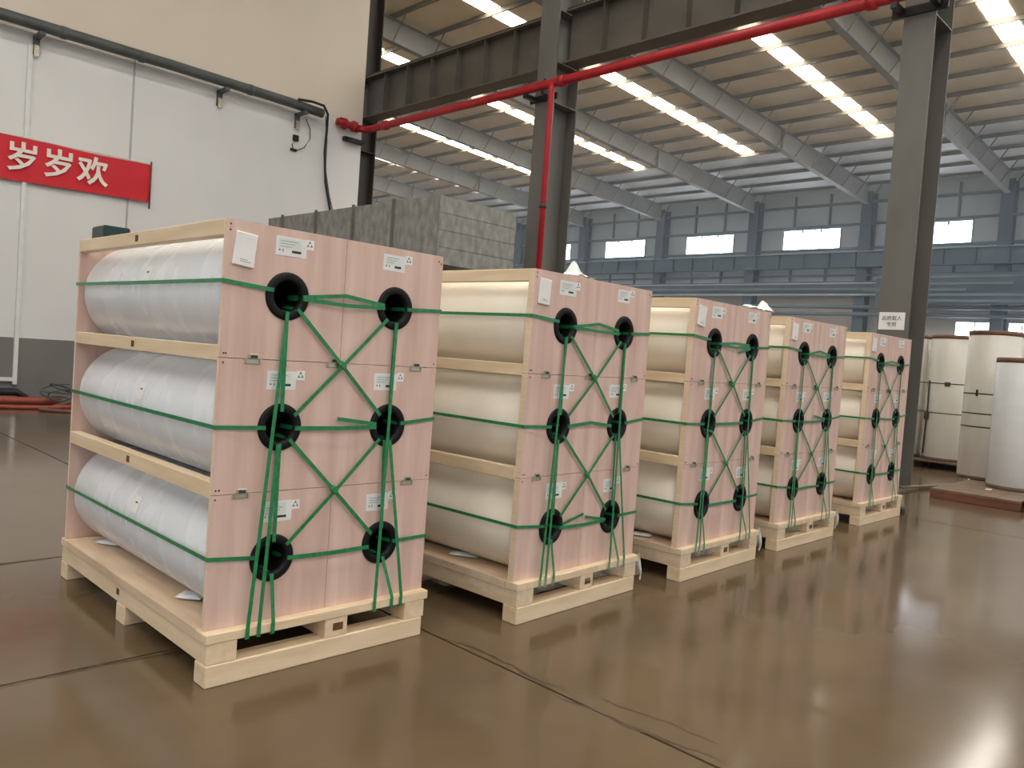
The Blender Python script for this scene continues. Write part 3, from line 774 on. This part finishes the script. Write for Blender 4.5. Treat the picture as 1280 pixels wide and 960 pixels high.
    for k, (xa, xb) in enumerate(((0.0, 0.14), (0.585, 0.71), (1.06, 1.19))):
        st = MB().chbox(xa, xb, y0+0.004, y1-0.004, 0.097, 0.19, 0.004).build('stringer', 'pine', pl)
        if k == 1: ob('stamp_mark', MB().box(-0.028, 0.028, -0.0015, 0.0005, -0.018, 0.018).mesh('stamp_mark'), 'stamp', st, (0.655, y0+0.0035, 0.147))
        if k == 0: ob('stamp_mark', STAMP, 'stamp', st, (-0.0005, 1.0, 0.15))
    n = 5; wd = (y1-y0)/n
    MB().chbox(-0.008, 1.208, y0, y0+0.10, 0.19, ZP-0.001, 0.004).build('lead_board', 'pine_x', pl)
    MB().chbox(-0.008, 1.208, y1-0.10, y1, 0.19, ZP-0.001, 0.004).build('lead_board', 'pine_x', pl)
    for k in range(4):
        ya = y0+0.10+k*(y1-y0-0.2)/4; yb = ya+(y1-y0-0.2)/4
        MB().box(-0.006, 1.206, ya+0.001, yb-0.001, 0.19, ZP-0.003).build('deck_board', 'deck', pl)
    if i:   # loose stretch film round the deck edge
        rnd = random.Random(31+i); mb = MB(); vs = []; fs = []
        path = []
        for k in range(36): path.append((-0.018, y1-(y1-y0)*k/35.0, (-1, 0)))
        for k in range(24): path.append((-0.018+1.236*k/23.0, y0-0.012, (0, -1)))
        for k in range(12): path.append((1.222, y0+0.6*k/11.0, (1, 0)))
        hem = 0.12
        for k, (px, py, (nx2, ny2)) in enumerate(path):
            hem += rnd.uniform(-0.022, 0.022); hem = min(max(hem, 0.075), 0.165)
            if 36 <= k < 60: 
                u = (k-36)/23.0; hem = 0.165-0.06*(u > 0.72)*(u-0.72)/0.28-0.03*(u < 0.12)+rnd.uniform(-0.006, 0.006)
            for q, z in enumerate((ZP+0.004, 0.21, 0.18, hem)):
                o_ = 0.004+rnd.uniform(0, 0.014)*(q > 0)
                vs.append((px+nx2*o_, py+ny2*o_, z if q != 2 else (z+hem)/2))
        for k in range(len(path)-1):
            for q in range(3): fs.append((k*4+q, k*4+q+1, k*4+q+5, k*4+q+4))
        mb.add(vs, fs, True).build('stretch_film', 'stretch_film', pl)
        if i < 4:
            fv = []; ff = []
            for k in range(9):
                u = k/8.0; wv = 0.03*math.sin(u*4.0+i); hw = 0.022*(1-0.7*u)
                cx, cy, cz = 1.224+0.035*math.sin(u*2.2)+0.3*wv, -0.03+0.5*wv, ZP+0.01-0.19*u
                fv += [(cx, cy-hw, cz), (cx+0.012*math.sin(u*9), cy+hw, cz+0.01), (cx+0.0015, cy-hw, cz), (cx+0.0015+0.012*math.sin(u*9), cy+hw, cz+0.01)]
            for k in range(8):
                a0 = k*4; b0 = a0+4
                ff += [(a0, a0+1, b0+1, b0), (a0+2, b0+2, b0+3, a0+3), (a0, b0, b0+2, a0+2), (a0+1, a0+3, b0+3, b0+1)]
            MB().add(fv, ff, True).build('film_flap', 'bag', pl)
for i in range(5): crate(i)

# ------------------------------------------------------------------ packets and plastic scraps
def packet(loc, sx, sy, h, rz, lab):
    mb = MB(); n = 12; vs = []; fs = []
    for s in (1, -1):
        for i in range(n+1):
            for j in range(n+1):
                u, v = i/n*2-1, j/n*2-1
                b_ = max(0, (1-u**4)*(1-v**4))**0.6
                vs.append((u*sx/2, v*sy/2, h*0.5+s*h*0.5*b_*(1+0.12*math.sin(u*7+v*5))))
    M = (n+1)*(n+1)
    for i in range(n):
        for j in range(n):
            a = i*(n+1)+j
            fs.append((a, a+n+1, a+n+2, a+1)); fs.append((M+a, M+a+1, M+a+n+2, M+a+n+1))
    o = mb.add(vs, fs, True).build('desiccant_packet', 'bag')
    o.location = loc; o.rotation_euler = (0, 0, rz)
    return tag(o, lab, 'packet', 'white packets on the pallets')
packet((1.70, 4.90, ZP), 0.09, 0.16, 0.022, 0.5, 'white packet at the back of the nearest pallet')
packet((1.675, 3.72, ZP), 0.10, 0.13, 0.024, 0.7, 'white packet on the nearest pallet close to the front panel')
packet((3.375, 3.64, ZP), 0.09, 0.19, 0.02, 0.5, 'white packet on the second pallet from the camera')
packet((4.955, 3.41, ZP), 0.09, 0.15, 0.02, 0.4, 'white packet on the third pallet from the camera')

def scrap(loc, sx, sy, h, rz, lab, seed, peak):
    rnd = random.Random(seed); n = 10; vs = []; fs = []
    for i in range(n+1):
        for j in range(n+1):
            u, v = i/n, j/n
            z = h*math.exp(-((u-peak)**2)/0.02-((v-0.5)**2)/0.1) + 0.012*rnd.random() + 0.35*h*math.exp(-((u-0.4)**2)/0.08-((v-0.5)**2)/0.12)
            vs.append(((u-0.5)*sx, (v-0.5)*sy, z))
    M = len(vs)
    vs += [(x_, y_, z_+0.002) for x_, y_, z_ in vs]
    for i in range(n):
        for j in range(n):
            a = i*(n+1)+j
            fs.append((a, a+1, a+n+2, a+n+1)); fs.append((M+a, M+a+n+1, M+a+n+2, M+a+1))
    o = MB().add(vs, fs).build('plastic_scrap', 'bag')
    o.location = loc; o.rotation_euler = (0, 0, rz)
    return tag(o, lab, 'plastic scrap')
scrap((3.70, 3.16, ZT), 0.2, 0.14, 0.075, 0.04, 'small white plastic scrap on top of the second crate', 3, 0.3)
scrap((5.86, 3.15, ZT), 0.46, 0.16, 0.09, 0.03, 'crumpled white plastic scrap on top of the third crate', 5, 0.93)

# ------------------------------------------------------------------ standing rolls at the right
def standing(loc, r, h, lab, m='film_white', bot='deck_worn'):
    f = thing('standing_roll', lab, 'film roll', loc, 0, 'tall film rolls standing on pallets')
    MB().lathe([(0.09, 0.005), (r-0.01, 0.0), (r, 0.012), (r, 0.045), (r-0.004, 0.05)], (0, 0, 0), 'Z', 56).build('bottom_board', bot, f)
    MB().lathe([(0.09, 0.05), (r-0.006, 0.05), (r, 0.056), (r, h-0.075), (r-0.004, h-0.07), (0.09, h-0.07)], (0, 0, 0), 'Z', 56).build('film_body', m, f)
    MB().lathe([(0.09, h-0.07), (r+0.003, h-0.07), (r+0.003, h-0.004), (r-0.006, h), (0.09, h)], (0, 0, 0), 'Z', 56).build('top_board', 'kraft', f)
    MB().lathe([(0.085, 0.0), (0.085, h+0.01), (0.07, h+0.01), (0.07, 0.0)], (0, 0, 0), 'Z', 28).build('core_tube', 'kraft', f)
    return f
def band(parent, r, z, w=0.02, ang=None, tilt=0.0):
    MB().lathe([(r+0.001, z-w/2), (r+0.004, z-w/2), (r+0.004, z+w/2), (r+0.001, z+w/2)], (0, 0, 0), 'Z', 40, caps=False).build('strap_band', 'dark_strap', parent)
f = standing((13.82, 3.34, 0.13), 0.36, 2.26, 'tall white film roll behind the shorter one, at the right', 'film_cream')
for z in (1.30, 1.0, 0.80): band(f, 0.36, z)
MB().chbox(-0.37, -0.355, 0.08, 0.11, 1.26, 1.36, 0.004).build('strap_buckle', 'black', f)
standing((13.02, 2.73, 0.13), 0.37, 1.84, 'shorter white film roll in front, at the right edge', 'film_white')
f = standing((16.05, 4.52, 0.15), 0.40, 2.28, 'white film roll with a brown top just right of the column', 'film_cream', 'kraft')
for z in (1.4, 0.86): band(f, 0.40, z, 0.018)
MB().tube([(-0.30, 0.29, 1.44), (-0.31, 0.28, 1.0), (-0.30, 0.30, 0.1)], 0.014, 6).build('hanging_strap', 'dark_strap', f)
MB().chbox(-0.36, -0.28, 0.25, 0.32, 0.72, 0.86, 0.01).build('strap_buckle', 'dark_strap', f)
MB().chbox(-0.43, -0.38, -0.09, 0.0, 1.35, 1.43, 0.01).build('strap_buckle', 'dark_strap', f)
f = standing((16.05, 5.36, 0.15), 0.40, 2.28, 'white film roll half hidden by the column', 'film_cream', 'kraft')
for z in (1.4, 0.86): band(f, 0.40, z, 0.018)
standing((14.55, 2.80, 0.13), 0.36, 2.26, 'tall white film roll at the right edge behind the others', 'film_cream')

def low_pallet(x0, x1, y0, y1, h, lab):
    p = thing('wooden_pallet', lab, 'pallet', (x0, y0, 0), 0)
    lx, ly = x1-x0, y1-y0
    for k in range(3):
        xa = k*(lx-0.1)/2
        MB().chbox(xa, xa+0.1, 0, ly, 0, h-0.021, 0.004).build('stringer', 'red_wood', p)
    n = int(lx/0.2)
    for k in range(n): MB().box(k*lx/n+0.006, (k+1)*lx/n-0.006, 0, ly, h-0.02, h).build('deck_board', 'deck_worn', p)
    return p
low_pallet(11.63, 14.0, 2.37, 3.42, 0.13, 'low red brown wooden pallet lying right of the last crate')
low_pallet(11.63, 15.0, 1.1, 2.3, 0.13, 'low wooden pallet at the right edge of the picture')
p = thing('wooden_pallet', 'raised wooden pallet under the rolls beside the column', 'pallet', (15.55, 4.05, 0))
for k in range(3): 
    for q in range(3): MB().box(0.42*k, 0.42*k+0.12, 0.84*q, 0.84*q+0.12, 0, 0.12).build('block', 'red_wood', p)
MB().box(0.96, 1.0, 0, 1.8, 0, 0.12).build('reflection_block', 'red_wood', p)  # added along the far side to block the window reflection underneath
for k in range(6): MB().box(k*0.165, k*0.165+0.14, 0, 1.8, 0.12, 0.15).build('deck_board', 'deck_worn', p)
low_b = MB().chbox(-0.06, 0.06, -0.75, 0.75, 0, 0.05, 0.004).build('loose_board', 'deck_worn'); low_b.location = (12.6, 3.72, 0); low_b.rotation_euler = (0, 0, 1.35)
tag(low_b, 'loose wooden board on the floor by the foot of the column', 'board')
wedge = MB().prism([(0, 0), (0.1, 0), (0.09, 0.06), (0.02, 0.07)], 'Y', 0, 0.12).build('rubber_wedge', 'black'); wedge.location = (9.68, 3.12, 0)
tag(wedge, 'small black wedge beside the pallet of the last crate', 'wedge')
pk = MB().box(-0.05, 0.05, -0.03, 0.03, 0, 0.012).build('paper_scrap', 'paper'); pk.location = (12.42, 2.92, 0.13)
tag(pk, 'white paper scrap on the low red brown pallet', 'paper')

# dark scuffs on the floor
for loc, pts in (((0, 0, 0), None),):
    rnd = random.Random(4)
    def crack(p0, p1, w, lab):
        n = 14; L0 = []; R0 = []
        dx, dy = p1[0]-p0[0], p1[1]-p0[1]; ln = math.hypot(dx, dy); nxx, nyy = -dy/ln, dx/ln
        off = 0
        for i in range(n+1):
            t = i/n; off += rnd.uniform(-1, 1)*ln*0.02
            ww = w*(0.4+rnd.random())*math.sin(math.pi*min(max(t, 0.04), 0.96))
            cx, cy = p0[0]+dx*t+nxx*off, p0[1]+dy*t+nyy*off
            L0.append((cx+nxx*ww, cy+nyy*ww)); R0.append((cx-nxx*ww, cy-nyy*ww))
        mb = MB(); vs = [(a[0], a[1], 0.0006) for a in L0]+[(a[0], a[1], 0.0006) for a in R0]
        fs = [(i, i+1, n+2+i, n+1+i) for i in range(n)]
        o = mb.add(vs, fs).build('floor_crack', 'stain', fl)
        o['label'] = lab
    crack((2.74, 2.35), (2.80, 1.45), 0.012, 'dark scuffed edge of the floor joint')
    crack((2.755, 3.2), (2.76, 2.2), 0.014, 'dirt along the floor joint')
    crack((-0.3, 3.72), (1.0, 3.722), 0.014, 'dirt along the floor joint')
    crack((0.9, 3.72), (1.75, 3.725), 0.018, 'dirt along the floor joint')
    crack((0.6, 5.62), (1.6, 5.62), 0.02, 'dirt along the floor joint')
    crack((2.86, 2.25), (2.86, 1.5), 0.008, 'fine crack beside the floor joint')
    crack((3.3, 0.75), (3.65, 0.62), 0.004, 'fine crack in the floor')
    crack((3.65, 0.62), (3.85, 0.68), 0.004, 'fine crack in the floor')

# ------------------------------------------------------------------ thin dusty haze in the hall beyond the columns
_h = bpy.data.materials.new('hall_haze'); _h.use_nodes = True
_hn = _h.node_tree; _hn.nodes.remove(_hn.nodes['Principled BSDF'])
_v = _hn.nodes.new('ShaderNodeVolumeScatter'); _v.inputs['Color'].default_value = (0.80, 0.90, 1.0, 1); _v.inputs['Density'].default_value = 0.0036
_v.inputs['Anisotropy'].default_value = 0.3
_hn.links.new(_v.outputs['Volume'], _hn.nodes['Material Output'].inputs['Volume'])
MATS['hall_haze'] = _h
hz = MB().box(13.5, 45.9, YMIN+0.5, YMAX-0.5, 0.01, 12.4).build('haze', 'hall_haze')
tag(hz, 'thin bluish haze filling the hall beyond the columns', 'haze', None, 'stuff')
